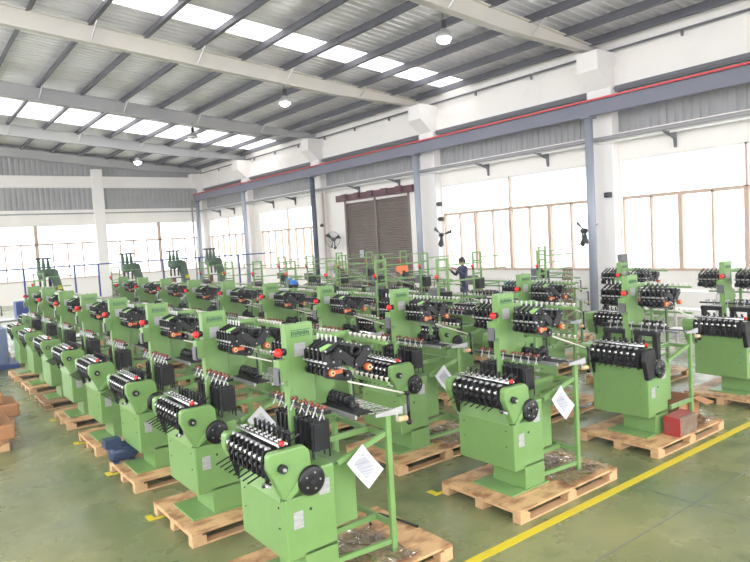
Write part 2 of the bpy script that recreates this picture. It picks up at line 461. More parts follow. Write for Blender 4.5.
# ---- end wall (y = YE)
EP = [2.6, 11.0]
w = MB()
w.box(XL, XW, YE, YE + .25, 0, SILL, 'wall_white'); w.box(XL, XW, YE, YE + .25, WTOP, 5.66, 'wall_white')
w.box(XL, XW, YE - .12, YE + .25, 7.03, 7.76, 'concrete_white')
for a, b in ((10.72, 11.3), (17.45, XW), (2.3, 2.9)): w.box(a, b, YE, YE + .25, SILL, WTOP, 'wall_white')
w.box(XW - .02, XW + .3, YE - .5, YE + .3, 7.5, EAVE + .12, 'wall_white'); w.box(XW - .1, XW + .3, YE - .02, YE + .3, 5.5, EAVE + .12, 'wall_white')
struct(w, 'wall_back')
sheet_band_x(YE + .05, XL, XW, 5.66, 7.03, 'wall_back_cladding')
sheet_band_x(YE + .05, XL, XW, 7.76, 9, 'wall_back_cladding', True)
for x in (2.6, 11.0):
    struct(MB().box(x - .32, x + .32, YE - .3, YE + .1, 0, 8.2, 'concrete_white', .02), 'trim_pillar')
window_x(6, 2.9, 10.72, 9, (5,)); window_x(7, 11.3, 17.45, 7, (3.5, 4)); window_x(8, -6.8, 2.3, 9, (4,))
struct(MB().cyl((XL, YE - .06, 5.42), (XW - .4, YE - .06, 5.42), .035, 'pipe_grey', 8), 'trim_conduit')

# ---- crane runway with its columns
cb = MB(); XC = 17.2
cb.box(XC - .02, XC + .02, YN, 42.9, 6.08, 6.52, 'crane_grey'); cb.box(XC - .14, XC + .14, YN, 42.9, 6.49, 6.53, 'crane_grey'); cb.box(XC - .12, XC + .12, YN, 42.9, 6.06, 6.10, 'crane_grey')
cr = tag(cb.build('crane_runway_beam'), 'long grey steel crane runway beam with a red rail along the right wall', 'beam')
MB().box(XC - .17, XC - .13, YN, 42.9, 6.48, 6.53, 'crane_red').build('conductor_rail', cr)
for i, (y, s) in enumerate(((11.6, 'standing right of the middle of the hall'), (19.6, 'just right of the brown roller shutter'), (27.55, 'left of the brown roller shutter'), (35.4, 'second from the far corner'), (42.6, 'in the far corner'), (3.6, 'nearest the viewer'))):
    c = MB().cyl((XC, y, 0), (XC, y, 6.06), .125, 'tube_dark' if i == 2 else 'tube_grey', 20)
    c.box(XC - .22, XC + .22, y - .22, y + .22, 0, .02, 'tube_grey').box(XC - .17, XC + .17, y - .17, y + .17, 6.0, 6.06, 'crane_grey')
    tag(c.build('crane_column'), ('dark' if i == 2 else 'grey') + ' round steel column under the crane beam, ' + s, 'column', 'round columns under the crane beam')
for i, (y, s) in enumerate(((42.1, 'behind the far corner column'),)):
    tag(MB().cyl((XC - 0.6, y, 0), (XC - .6, y, 6.06), .06, 'pipe_grey', 10).build('downpipe'), 'thin grey vertical pipe beside the far corner crane column', 'pipe')
# red-and-tan thin pipes at pillars
for y, c, h_, s in ((27.35, 'frame_tan', 5.2, 'left of the wall fan by the shutter'), (19.0, 'white_paint', 5.2, 'right of the roller shutter')):
    tag(MB().cyl((XW - .36, y, .0), (XW - .36, y, h_), .045, c, 8).build('wall_pipe'), 'thin vertical pipe on the right wall ' + s, 'pipe')

# ---- high bay lamps
for i, (x, y, on, s) in enumerate(((11.6, 20.05, True, 'below the long cream rafter in the middle'), (11.7, 12.0, True, 'nearest the viewer, at the top edge'), (11.4, 36.3, True, 'farthest, near the end wall'), (11.3, 27.9, False, 'switched off, third from the viewer'))):
    z = 7.72
    r = empty('high_bay_lamp', (x, y, z), ('bright ' if on else 'unlit ') + 'high bay lamp hanging from the roof, ' + s, 'lamp', 'high bay lamps under the roof')
    MB().lathe([(.23, 0), (.21, .08), (.12, .2), (.07, .26)], (0, 0, 0), key='alu').build('reflector', r)
    MB().lathe([(.06, .22), (.07, .26), (.07, .45), (.03, .48)], (0, 0, 0), key='dark_steel').build('ballast', r)
    MB().cyl((0, 0, .45), (0, 0, rbot(x) - z + .02), .012, 'dark_steel', 6).build('hanger', r)
    if on:
        MB().ball((0, 0, .03), .19, 'lamp_glow', 14, 9, (1, 1, .8)).build('bulb', r)
    else:
        MB().ball((0, 0, .08), .12, 'lamp_off').build('bulb', r)

# ------------------------------------------------------------------ ribbon loom (origin: front face, near end, pallet top)
Z0 = .13
def build_loom(lod=0, variant='plain'):
    """variant: plain | black (black end bracket, arched harness) | portal (ladder tower)"""
    root = bpy.data.objects.new('ribbon_loom', None); COL.objects.link(root); root.empty_display_size = .1
    def B(mb, name, parent=None):
        o = mb.build(name, parent or root); o.location = (0, 0, -Z0 if parent is None else 0); return o
    # base plate, pedestal, body
    B(MB().box(-.07, .50, -.01, .54, Z0, Z0 + .018, 'green', .004), 'base_plate')
    B(MB().box(.15, .45, .0, .44, Z0 + .018, .40, 'green', .006), 'pedestal')
    bd = MB().box(0, .45, 0, .77, .36, .84, 'green', .012)
    bd.box(.16, .455, .0, .77, .83, 1.02, 'green', .015)
    if variant == 'plain': bd.prism([(-.01, .82), (.17, .82), (.17, 1.05), (.05, 1.1)], .05, .78, 'green')
    else: bd.prism([(-.01, .82), (.17, .82), (.17, 1.0), (-.01, 1.0)], .03, .78, 'green')
    bd.box(-.003, .002, .01, .76, .832, .840, 'dark_green')
    for v, z in ((.10, .76), (.68, .76), (.10, .60), (.68, .60)) if lod < 2 else (): bd.cyl((-.006, v, z), (.003, v, z), .007, 'black', 6)
    bd.cyl((.22, -.004, .72), (.22, .004, .72), .012, 'black', 8)
    B(bd, 'body')
    # end cheeks
    P = [(-.12, 1.10), (-.115, 1.20), (-.09, 1.225), (.19, 1.225), (.235, 1.18), (.25, 1.02), (.16, .95), (.03, .85), (-.01, .85)]
    if variant == 'black':
        B(MB().prism([(-.10, 1.08), (-.08, 1.2), (.12, 1.22), (.16, 1.10), (.14, .9), (.05, .84), (-.03, .84)], -.03, .03, 'black', c=.01), 'end_bracket')
        B(MB().prism(P, .735, .90, 'green', c=.012), 'side_cheek')
    else:
        B(MB().prism(P, -.015, .06, 'green', c=.014), 'side_cheek')
        B(MB().prism(P, .735, .83, 'green', c=.014), 'side_cheek')
        if lod < 2:
            B(MB().prism([(.03, .845), (.0, .86), (.16, 1.02), (.26, 1.06), (.30, 1.02)], -.03, -.012, 'green', c=.004), 'chain_guard')
        kn = MB().cyl((-.015, -.015, 1.10), (-.015, -.055, 1.10), .034, 'dark_steel', 14); kn.cyl((-.015, -.055, 1.10), (-.015, -.075, 1.10), .014, 'steel', 8)
        B(kn, 'tension_knob')
        if lod < 2: B(MB().cyl((-.10, .0, 1.0), (-.17, .0, 1.0), .012, 'dark_steel', 8).cyl((-.14, .03, 1.0), (-.14, -.05, 1.0), .014, 'steel', 8), 'cloth_roll_clamp')
    # handwheel
    wu, wz = .225, .95
    hw = MB().lathe([(.02, -.055), (.095, -.055), (.112, -.045), (.118, -.03), (.112, -.018), (.02, -.018)], (wu, 0, wz), 'y', 26, 'black')
    if lod < 2:
        for a in range(5): hw.cyl((wu + .065 * math.cos(a * 1.257), -.054, wz + .065 * math.sin(a * 1.257)), (wu + .065 * math.cos(a * 1.257), -.060, wz + .065 * math.sin(a * 1.257)), .008, 'steel', 6)
    wh = B(hw, 'handwheel')
    if lod < 2: B(MB().cyl((wu, -.05, wz), (wu, -.075, wz), .02, 'dark_steel', 10), 'hub', wh)
    # plates on near face
    if lod < 2:
        B(MB().box(.065, .15, -.005, .002, .60, .73, 'plate'), 'name_plate')
        B(MB().box(.30, .40, -.005, .002, .80, .92, 'plate'), 'rating_plate')
    # take-up: dark core, eight units, guide bars
    B(MB().prism([(-.085, 1.0), (-.10, 1.17), (-.05, 1.215), (.12, 1.20), (.16, 1.04), (.05, .95)], .06, .735, 'rubber').box(-.115, -.085, .055, .07, .98, 1.14, 'black').prism([(-.115, 1.12), (-.02, 1.12), (-.02, .84), (-.05, .86)], .715, .73, 'black'), 'take_up_frame')
    for i in range(8):
        v = .10 + .081 * i; u = MB()
        u.box(-.115, -.04, v - .028, v - .014, 1.03, 1.23, 'black')
        u.cyl((-.11, v - .012, 1.165), (-.11, v + .030, 1.165), .024, 'chrome', 10)
        u.cyl((-.112, v - .012, 1.105), (-.112, v + .028, 1.105), .019, 'dark_steel', 8)
        u.cyl((-.055, v - .012, 1.225), (-.055, v + .026, 1.225), .020, 'steel', 8)
        u.box(-.125, -.105, v - .02, v - .004, 1.03, 1.15, 'black')
        if lod < 2:
            u.cyl((-.10, v, 1.06), (-.235, v + .01, 1.01), .0065, 'black', 5)
            u.cyl((.05, v, 1.21), (.05, v, 1.27), .018, 'dark_steel', 7); u.ball((.05, v, 1.275), .012, 'steel', 6, 4)
            u.cyl((.14, v + .02, 1.19), (.14, v + .02, 1.30), .012, 'black', 6); u.ball((.14, v + .02, 1.30), .017, 'dark_steel', 6, 4)
            u.cyl((.10, v + .04, 1.20), (.24, v + .04, 1.27), .008, 'dark_steel', 5)
        B(u, 'take_up_unit')
    for uu, zz, r, kk in ((.005, 1.252, .016, 'chrome'), (.045, 1.256, .007, 'white_paint'), (.07, 1.254, .007, 'white_paint')):
        B(MB().cyl((uu, .03, zz), (uu, .76, zz), r, kk, 8), 'guide_bar')
    B(MB().cyl((.02, .02, 1.235), (.02, .02, 1.265), .012, 'black', 8).ball((.02, .02, 1.272), .022, 'red', 10, 7), 'stop_button')
    # harness
    if variant == 'black':
        for v0, v1 in ((.08, .40), (.50, .84)):
            B(MB().box(.38, .46, v0, v0 + .07, 1.02, 1.36, 'black', .008).box(.38, .46, v1 - .07, v1, 1.02, 1.36, 'black', .008).box(.37, .47, v0 - .01, v1 + .01, 1.31, 1.385, 'black', .02), 'harness_arch')
        for v in [.12 + .09 * i for i in range(8)]: B(MB().cyl((.18, v, 1.0), (.18, v, 1.16), .012, 'dark_steel', 6).ball((.18, v, 1.17), .017, 'steel', 6, 4), 'heddle_hook')
    else:
        for i in range(8 if lod < 2 else 4):
            st = .082 if lod < 2 else .164
            v = .13 + st * i; h_ = MB()
            h_.box(.37, .51, v, v + .072 * (1 if lod < 2 else 2.2), 1.09, 1.315 + .008 * (i % 2), 'black', .004)
            h_.box(.355, .37, v + .01, v + .025, 1.03, 1.32, 'dark_steel'); h_.box(.51, .52, v + .01, v + .02, 1.02, 1.33, 'black')
            if lod < 2:
                for q in range(4): h_.box(.38 + q * .035, .40 + q * .035, v + .018, v + .028, 1.315, 1.34, 'dark_steel')
            B(h_, 'harness_frame')
    # tower
    if variant != 'portal':
        B(MB().box(.345, .395, .45, .50, 1.0, 1.42, 'green', .004), 'tower_post')
        tw = MB().box(.345, .62, .46, .535, 1.40, 2.085, 'green', .012)
        tw.box(.345, .375, .448, .47, 1.34, 2.08, 'green', .004)
        tw.ball((.47, .50, 2.085), .012, 'dark_steel', 6, 4)
        if lod < 2:
            for i in range(9):       # dark marks standing for unreadable maker's lettering below the top edge
                tw.box(.405 + i * .02, .419 + i * .02, .456, .461, 1.985 + .006 * (i % 2), 2.022 - .004 * (i % 3), 'dark_green')
            tw.box(.40, .588, .457, .461, 1.975, 1.981, 'dark_green').box(.40, .588, .457, .461, 2.027, 2.033, 'dark_green')
        tw = B(tw, 'tower')
        B(MB().box(.425, .53, .452, .461, 1.81, 1.92, 'plate'), 'tower_plate')
        lm = MB().ball((.275, .46, 1.865), .036, 'red', 14, 9); lm.lathe([(.030, .0), (.034, .03), (.02, .045)], (.302, .46, 1.865), 'x', 12, 'black')
        B(lm, 'warning_lamp')
        cbx = B(MB().box(.265, .345, .44, .54, 1.62, 1.80, 'green', .006), 'control_box')
        B(MB().box(.245, .268, .43, .52, 1.60, 1.74, 'panel_grey', .004).box(.25, .26, .425, .431, 1.62, 1.72, 'black'), 'display', cbx)
    else:
        t = MB()
        for uu in (.32, .56): t.box(uu - .018, uu + .018, .462, .498, 1.0, 2.34, 'green')
        for zz in (2.32, 2.14, 1.86, 1.5): t.box(.32, .56, .465, .495, zz - .018, zz + .018, 'green')
        t.box(.34, .54, .47, .49, 1.9, 2.1, 'panel_grey') if random.random() < .3 else None
        B(t, 'portal_tower')
        B(MB().box(.56, 1.46, .47, .495, 2.20, 2.225, 'green').box(.3, 1.2, .30, .325, 1.93, 1.955, 'green'), 'yarn_arm')
        B(MB().ball((.27, .46, 2.03), .036, 'red', 10, 7).box(.27, .31, .45, .47, 1.95, 2.0, 'black'), 'warning_lamp')
        B(MB().box(.36, .54, .36, .52, 1.52, 1.76, 'black', .01).box(.38, .60, .6, .8, 1.6, 1.8, 'panel_grey', .01), 'control_box')
    # tension rail with beads
    B(MB().box(.36, .378, -.05, .85, 1.425, 1.45, 'dark_steel').box(.36, .43, -.05, -.03, 1.425, 1.45, 'dark_steel'), 'tension_rail')
    bead = 'brown_bead' if variant != 'black' else 'steel'
    for i in range(8 if lod < 2 else 8):
        v = -.02 + .10 * i + (.04 if i > 3 else 0); s = MB()
        s.ball((.39, v, 1.475), .020, bead, 8, 6); s.cyl((.375, v, 1.43), (.39, v, 1.47), .01, 'dark_steel', 5)
        s.ball((.365, v + .025, 1.472), .016, bead, 6, 5) if lod < 2 else None
        s.cyl((.38, v, 1.47), (.325, v - .015, 1.39), .006, 'steel', 5); s.cyl((.37, v + .02, 1.46), (.385, v + .01, 1.38), .006, 'chrome', 5)
        B(s, 'yarn_tensioner')
    # feeders
    if variant != 'portal':
        for y0_, y1_ in ((.03, .36), (.60, .93)):
            nn = 5; st = (y1_ - y0_) / nn; fb = MB()
            for i in range(nn):
                v = y0_ + st * i; big = 1.25 if i == 0 else 1.
                fb.capsule((.475, 1.722), (.655, 1.672), .036 * big, v, v + .012)
                fb.capsule((.455, 1.88), (.62, 1.955), .012, v + .02, v + .032)
                fb.capsule((.60, 1.865), (.745, 1.745), .027 * big, v + .02, v + .034)
                fb.capsule((.875, 1.845), (.775, 1.755), .030 * big, v + .01, v + .024)
                fb.box(.47, .63, v + .03, v + .045, 1.75, 1.86, 'black'); fb.box(.445, .465, v + .02, v + .04, 1.78, 1.88, 'black')
                for q in ((.655, 1.672), (.475, 1.76), (.875, 1.85), (.60, 1.875), (.46, 1.895), (.53, 1.80), (.745, 1.745), (.80, 1.90)):
                    fb.ball((q[0], v, q[1]), .009, 'steel', 6, 4)
                fb.cyl((.58, v + .03, 1.95), (.58, v + .03, 2.0), .008, 'steel', 5); fb.box(.70, .80, v, v + .03, 1.84, 1.90, 'dark_steel')
            fb.cyl((.56, y0_, 1.84), (.56, y1_, 1.84), .03, 'rubber', 8); fb.cyl((.75, y0_, 1.86), (.75, y1_, 1.86), .035, 'rubber', 8)
            fb.cyl((.63, y0_, 1.69), (.63, y1_, 1.69), .022, 'rubber', 8); fb.cyl((.455, y0_, 1.80), (.455, y1_, 1.80), .012, 'steel', 6)
            fb = B(fb, 'feeder_bank')
            for i in range(nn):
                v = y0_ + st * i + .02
                B(MB().cyl((.49, v, 1.715), (.49, v + st * .62, 1.715), .036, 'black', 10), 'feed_roller', fb)
                B(MB().cyl((.82, v, 1.775), (.82, v + st * .62, 1.775), .05, 'black', 10), 'feed_roller', fb)
            B(MB().cyl((.50, y0_ - .022, 1.72), (.50, y0_ - .002, 1.72), .030, 'orange', 12).cyl((.50, y0_ - .03, 1.72), (.50, y0_ - .02, 1.72), .020, 'cream', 10).cyl((.50, y0_ - .034, 1.72), (.50, y0_ - .028, 1.72), .009, 'black', 8)
              .box(.51, .60, y0_ - .012, y0_ - .002, 1.705, 1.735, 'orange'), 'orange_end_cap', fb)
            B(MB().cyl((.86, y0_ - .022, 1.71), (.86, y0_ + .03, 1.71), .030, 'orange', 12).cyl((.86, y0_ - .03, 1.71), (.86, y0_ - .02, 1.71), .021, 'cream', 10).cyl((.86, y0_ - .034, 1.71), (.86, y0_ - .028, 1.71), .010, 'black', 8), 'orange_end_cap', fb)
            B(MB().prism([(.47, 1.885), (.56, 1.91), (.55, 1.935), (.465, 1.91)], y0_ + .04, y0_ + .10, 'pale_green'), 'yarn_guard', fb) if y0_ < .3 and variant == 'plain' else None
        # arms and eyelet rails behind the feeders
        B(MB().box(.60, 1.02, .49, .52, 1.92, 1.955, 'green').box(.98, 1.015, .48, .51, 1.30, 1.95, 'green'), 'rail_arm')
        B(MB().prism([(.60, 1.33), (.60, 1.62), (.70, 1.66), (.80, 1.60), (.84, 1.50), (.74, 1.40), (.72, 1.30)], .50, .515, 'green'), 'curved_bracket')
        for zz in (1.90, 1.56):
            r = MB().box(.985, 1.015, -.06, 1.0, zz - .02, zz + .005, 'green')
            for i in range(15):
                v = -.03 + i * .07; r.lathe([(.006, .0), (.013, .022), (.019, .036)], (1.0, v, zz + .005), 'z', 8, 'cup')
            B(r, 'eyelet_rail')
    else:
        r = MB().box(.8, .83, -.1, .9, 1.64, 1.67, 'green').box(1.1, 1.13, -.1, .9, 1.50, 1.53, 'green').box(.56, 1.13, .46, .49, 1.58, 1.61, 'green')
        for i in range(13): r.lathe([(.006, .0), (.013, .022), (.02, .036)], (.815, -.06 + i * .077, 1.67), 'z', 7, 'cup'); r.lathe([(.006, .0), (.013, .022), (.02, .036)], (1.115, -.06 + i * .077, 1.53), 'z', 7, 'cup')
        B(r, 'eyelet_rail')
        fb = MB()
        for i in range(8):
            v = .02 + i * .1; fb.capsule((.5, 1.42), (.7, 1.36), .04, v, v + .05)
            fb.ball((.66, v + .02, 1.45), .02, 'steel', 6, 4)
        B(fb, 'feeder_bank')
    # small brake rollers
    br = MB().cyl((.80, .22, 1.41), (.80, .62, 1.41), .018, 'dark_steel', 6)
    for i in range(6): br.lathe([(.03, 0), (.048, .008), (.048, .038), (.03, .046)], (.80, .24 + i * .062, 1.41), 'y', 12, 'black')
    B(br, 'brake_roller_set')
    # rear rack: belt, wire shelf, posts, cross bars
    sh = MB()
    for i in range(9): sh.cyl((.64, .0 + i * .1, 1.345), (1.10, .0 + i * .1, 1.30), .005, 'chrome', 5)
    for uu, zz in ((.70, 1.34), (.87, 1.325), (.93, 1.32), (.99, 1.313), (1.05, 1.307), (1.10, 1.30)): sh.cyl((uu, -.05, zz), (uu, .86, zz), .005, 'chrome', 5)
    B(sh, 'wire_shelf')
    B(MB().box(.66, .83, -.04, .84, 1.348, 1.356, 'rubber').box(.64, .66, -.06, .86, 1.33, 1.36, 'steel'), 'yarn_mat')
    B(MB().prism([(.84, 1.305), (1.12, 1.28), (1.12, 1.345), (.84, 1.33)], -.07, -.055, 'plate'), 'end_plate')
    B(MB().cyl((1.07, -.055, 1.24), (1.17, -.055, 1.23), .024, 'cream', 8).box(1.05, 1.07, -.065, -.045, 1.23, 1.29, 'steel').cyl((.6, -.05, 1.645), (1.2, -.05, 1.43), .0075, 'cup', 8).cyl((1.2, -.05, 1.44), (1.2, -.05, 1.2), .014, 'black', 8).cyl((1.16, -.05, 1.445), (1.2, -.05, 1.44), .016, 'black', 8).ball((1.2, -.05, 1.19), .026, 'black', 8, 6), 'swing_arm')
    B(MB().cyl((.82, .2, 1.355), (.82, .2, 1.62), .009, 'dark_steel', 6).cyl((.78, .2, 1.36), (.86, .2, 1.36), .02, 'black', 6), 'rod_stand')
    for v in (-.03, .78): B(MB().box(.955, 1.005, v - .02, v + .02, Z0, 1.30, 'green', .004), 'post')
    if variant == 'black': lb = MB().bar((.45, -.03, .42), (.98, -.03, .42), .035, .045)
    else: lb = MB().bar((.45, .20, .36), (.98, .20, .36), .035, .045).bar((.98, -.03, .36), (.98, .78, .36), .03, .045).bar((.45, .02, .22), (.98, -.02, .22), .03, .04)
    B(lb, 'lower_brace')
    ub = MB().bar((.45, .25, 1.12), (.98, .25, 1.12), .035, .045).bar((.98, -.03, 1.12), (.98, .78, 1.12), .03, .045).bar((.6, .72, 1.12), (.98, .72, 1.12), .03, .04).bar((.50, .02, 1.0), (.96, -.02, 1.14), .03, .04)
    B(ub, 'upper_brace')
    B(MB().box(.46, .72, .10, .55, .45, .96, 'green', .01), 'motor_housing')
    return root

ORD = ['first', 'second', 'third', 'fourth', 'fifth', 'sixth', 'seventh', 'eighth', 'ninth', 'tenth', 'eleventh']
protos = {}
def loom(kind, x, y, label):
    if kind not in protos:
        protos[kind] = build_loom(*{'A0': (0, 'plain'), 'A2': (2, 'plain'), 'K': (0, 'black'), 'B': (2, 'portal')}[kind]); o = protos[kind]
    else: o = copy_tree(protos[kind])
    o.location = (x, y, Z0); return tag(o, label, 'loom', 'green ribbon looms in rows across the hall')

def build_pallet(key='wood'):
    root = bpy.data.objects.new('wooden_pallet', None); COL.objects.link(root)
    L_, W_ = 1.60, 1.07; d = MB()
    nb = 5
    for i in range(nb):
        y = W_ / nb * i; d.box(0, L_, y + .002, y + W_ / nb - .002, .108, Z0, key, .003)
    for x in (0, L_ / 2 - .05, L_ - .1): d.box(x, x + .1, 0, W_, .088, .108, 'wood_pale')
    d.build('deck', root)
    for y in (0, W_ / 2 - .05, W_ - .1):
        s = MB().box(0, L_, y, y + .1, 0, .018, 'wood_pale')
        for x in (0, L_ / 2 - .07, L_ - .14): s.box(x, x + .14, y, y + .1, .018, .088, 'wood_pale' if key != 'wood_dark' else key, .004)
        s.build('runner', root)
    return root
pproto = {}
def pallet(key, x, y, label, rz=0., group='wooden pallets under the looms'):
    o = copy_tree(pproto[key]) if key in pproto else pproto.setdefault(key, build_pallet(key))
    o.location = (x, y, 0); o.rotation_euler.z = rz; return tag(o, label, 'pallet', group)

def film(x, y, w_, d_, z, seed, label):
    rnd = random.Random(seed); n, m = 16, 12; mb = MB(); vs = []
    for i in range(n + 1):
        for j in range(m + 1):
            e = (i in (0, n)) or (j in (0, m))
            vs.append((x + w_ * i / n + rnd.uniform(-.03, .03), y + d_ * j / m + rnd.uniform(-.03, .03), z + .004 + (rnd.uniform(0, .05))))
    fs = []
    for i in range(n):
        for j in range(m):
            a = i * (m + 1) + j
            fs.append((a, a + m + 1, a + 1)); fs.append((a + 1, a + m + 1, a + m + 2))
    mb.add(vs, fs, 'film', True)
    return tag(mb.build('plastic_film'), label, 'plastic film', 'crumpled clear film on the pallets')

colname = ['leftmost row', 'second row', 'third row', 'fourth row', 'fifth row']
COLX = [2.18, 4.745, 7.215, 9.92, 12.2]
def place(ci, k, kind, pkey='wood', dx=0., dy=0.):
    x, y = COLX[ci] + dx, 4.16 + 1.765 * k + dy
    look = {'A0': 'green ribbon loom with brown beads', 'A2': 'green ribbon loom with solid tower', 'K': 'green ribbon loom with black arches', 'B': 'green loom with open ladder tower'}[kind]
    where = ('nearest in the ' if k == 0 else ORD[k] + ' from the front in the ') + colname[ci]
    loom(kind, x, y, look + ', ' + where)
    pk = pkey
    r = random.uniform(-.012, .012)
    pallet(pk, x - (.17 if ci == 0 else .28) + random.uniform(-.02, .02), y - .27, ('dark stained' if pk == 'wood_dark' else 'pale brown') + ' wooden pallet under the loom ' + where, r)
    return x, y
layout = []
for k in range(8): layout.append((0, k, 'A0' if k < 5 else 'A2', 'wood_dark' if k == 5 else 'wood'))
for k in range(9): layout.append((1, k, 'A0' if k < 4 else 'A2', 'wood'))
layout += [(2, 0, 'K', 'wood'), (2, 1, 'A0', 'wood')] + [(2, k, 'B', 'wood') for k in range(2, 9)]
layout += [(3, 0, 'K', 'wood'), (3, 1, 'K', 'wood')] + [(3, k, 'B', 'wood') for k in range(2, 9)]
layout += [(4, k, 'B', 'wood') for k in (3, 6, 7, 8)]
for ci, k, kind, pk in layout:
    place(ci, k, kind, pk)
    if (ci, k) == (3, 1): JB = [o for o in COL.objects if o.get('category') == 'loom'][-1]

for x, y, w_ in ((1.2, 20.9, 'by the far left corner, behind the blue grey cabinet'), (2.75, 18.95, 'behind the last solid-tower loom of the leftmost row'), (5.1, 20.2, 'behind the last solid-tower loom of the second row')):
    loom('B', x, y, 'green open-tower loom ' + w_)
    pallet('wood', x - .3, y - .27, 'wooden pallet of the open-tower loom ' + w_)
# floor marks at the pallet corners
for x, y, s in ((1.93, 4.92, 'nearest'), (1.93, 6.60, 'second'), (1.97, 8.33, 'third'), (1.97, 10.07, 'fourth'), (1.97, 11.84, 'fifth'), (4.43, 5.0, 'front of the second row')):
    a = MB().prism([(x - .05, y - .05), (x + .12, y - .05), (x + .12, y + .0), (x + .02, y + .0), (x + .02, y + .1), (x - .05, y + .1)], .0006, .004, 'yellow', 'z')
    tag(a.build('tape_mark'), 'yellow tape mark on the floor at a pallet corner, ' + s, 'tape mark', 'yellow tape marks at pallet corners')

MB().box(-.08, .10, 0, .09, 0, .13, 'panel_grey', .006).build('junction_box', JB, loc=(.48, .45, 2.09 - Z0))
# films
for i, (ci, k, s) in enumerate(((0, 0, 'nearest loom in the leftmost row'), (1, 0, 'nearest loom in the second row'), (2, 0, 'nearest loom in the third row'), (1, 1, 'second loom in the second row'), (0, 1, 'second loom in the leftmost row'))):
    x, y = COLX[ci], 4.16 + 1.765 * k
    film(x + .56, y - .22, .50 if (ci, k) == (0, 0) else .68, .70, Z0, i + 3, 'crumpled clear plastic film on the pallet of the ' + s)

# papers hanging from the upper brace
for ci, k, s in ((0, 0, 'nearest loom of the leftmost row'), (1, 0, 'nearest loom of the second row'), (0, 1, 'second loom of the leftmost row'), (1, 1, 'second loom of the second row'), (1, 2, 'third loom of the second row')):
    x, y = COLX[ci], 4.16 + 1.765 * k
    p = MB(); n = 5
    vs = []
    A, Bq, Cq, D = Vector((.54, .0, 1.0)), Vector((.70, .0, 1.12)), Vector((.87, -.04, .88)), Vector((.71, -.04, .76))
    for i in range(n + 1):
        for j_ in range(n + 1):
            s_, t_ = i / n, j_ / n
            q = (A * (1 - s_) + Bq * s_) * (1 - t_) + (D * (1 - s_) + Cq * s_) * t_
            q.y += .02 * math.sin(t_ * 3) - .055; vs.append(q)
    vs += [v + Vector((0, .0015, 0)) for v in vs]; o_ = (n + 1) ** 2; fs = []; pf = []
    for i in range(n):
        for j_ in range(n):
            a = i * (n + 1) + j_; (pf if 0 < i < n - 1 and 0 < j_ < n - 1 else fs).extend([(a, a + 1, a + n + 2, a + n + 1), (o_ + a, o_ + a + n + 1, o_ + a + n + 2, o_ + a + 1)])
    p.add(vs, fs, 'paper', True); p.add(vs, pf, 'print', True)
    tag(p.build('paper_sheet', loc=(x, y, 0)), 'white printed paper sheet hanging by its corner from the ' + s, 'paper', 'paper sheets hanging on looms')

# black cable on the nearest pallet
cpts = [(3.28, 4.62, .155), (3.38, 4.80, .16), (3.48, 4.74, .155), (3.54, 4.5, .15), (3.57, 4.3, .15)]
tag(MB().path(cpts, .012, 'black', 6).build('power_cable'), 'black power cable lying on the nearest pallet behind the post', 'cable')
# boxes on the third-row pallet
x, y = COLX[2], 4.16
r = empty('metal_crate', (x + .24, y - .26, Z0), 'closed red and brown crate on the pallet beside the loom pedestal', 'crate')
MB().box(0, .42, 0, .20, 0, .22, 'crate_brown', .008).build('crate_body', r)
MB().box(-.012, .0, -.004, .204, 0, .232, 'crate_red').box(.0, .42, .06, .204, .222, .232, 'crate_red').build('red_cover', r)
r = empty('cardboard_box', (x + .72, y + .01, Z0), 'open brown cardboard box with raised flap behind the red crate', 'box')
b = MB()
for a in ((0, .55, 0, .012), (0, .55, .48, .492), (0, .012, 0, .492), (.538, .55, 0, .492)): b.box(*a, 0, .27, 'cardboard')
b.box(0, .55, 0, .49, 0, .012, 'cardboard'); b.build('carton', r)
MB().add([(.54, 0, .27), (.54, .49, .27), (.84, .44, .16), (.84, .04, .16), (.54, 0, .278), (.54, .49, .278), (.84, .44, .168), (.84, .04, .168)], [(0, 1, 2, 3), (7, 6, 5, 4), (0, 3, 7, 4), (1, 5, 6, 2), (3, 2, 6, 7)], 'cardboard').build('flap', r)
MB().add([(.37, 0, .27), (.54, 0, .27), (.62, -.16, .20), (.42, -.16, .20), (.37, 0, .278), (.54, 0, .278), (.62, -.16, .208), (.42, -.16, .208)], [(0, 1, 2, 3), (7, 6, 5, 4), (3, 2, 6, 7)], 'cardboard').build('flap', r)
# blue motor on the third pallet of the left row
r = empty('electric_motor', (1.98, 8.35, Z0 + .012), 'dark blue electric motor lying on the pallet corner, third loom of the leftmost row', 'motor')
m_ = MB().lathe([(.09, 0), (.11, .02), (.11, .30), (.085, .33)], (0, 0, .115), 'x', 18, 'navy')
for i in range(12):
    a = 2 * PI * i / 12; m_.bar((.04, .11 * math.cos(a), .115 + .11 * math.sin(a)), (.28, .11 * math.cos(a), .115 + .11 * math.sin(a)), .008, .02, 'navy')
m_.build('housing', r)
MB().box(-.06, .14, -.09, .09, .19, .30, 'navy', .01).build('terminal_box', r)
MB().cyl((.32, 0, .115), (.5, 0, .115), .02, 'black', 10).ball((.36, 0, .115), .045, 'cream', 8, 6).build('shaft', r)
MB().box(.02, .08, -.12, .12, 0, .02, 'navy').box(.22, .28, -.12, .12, 0, .02, 'navy').build('foot', r)

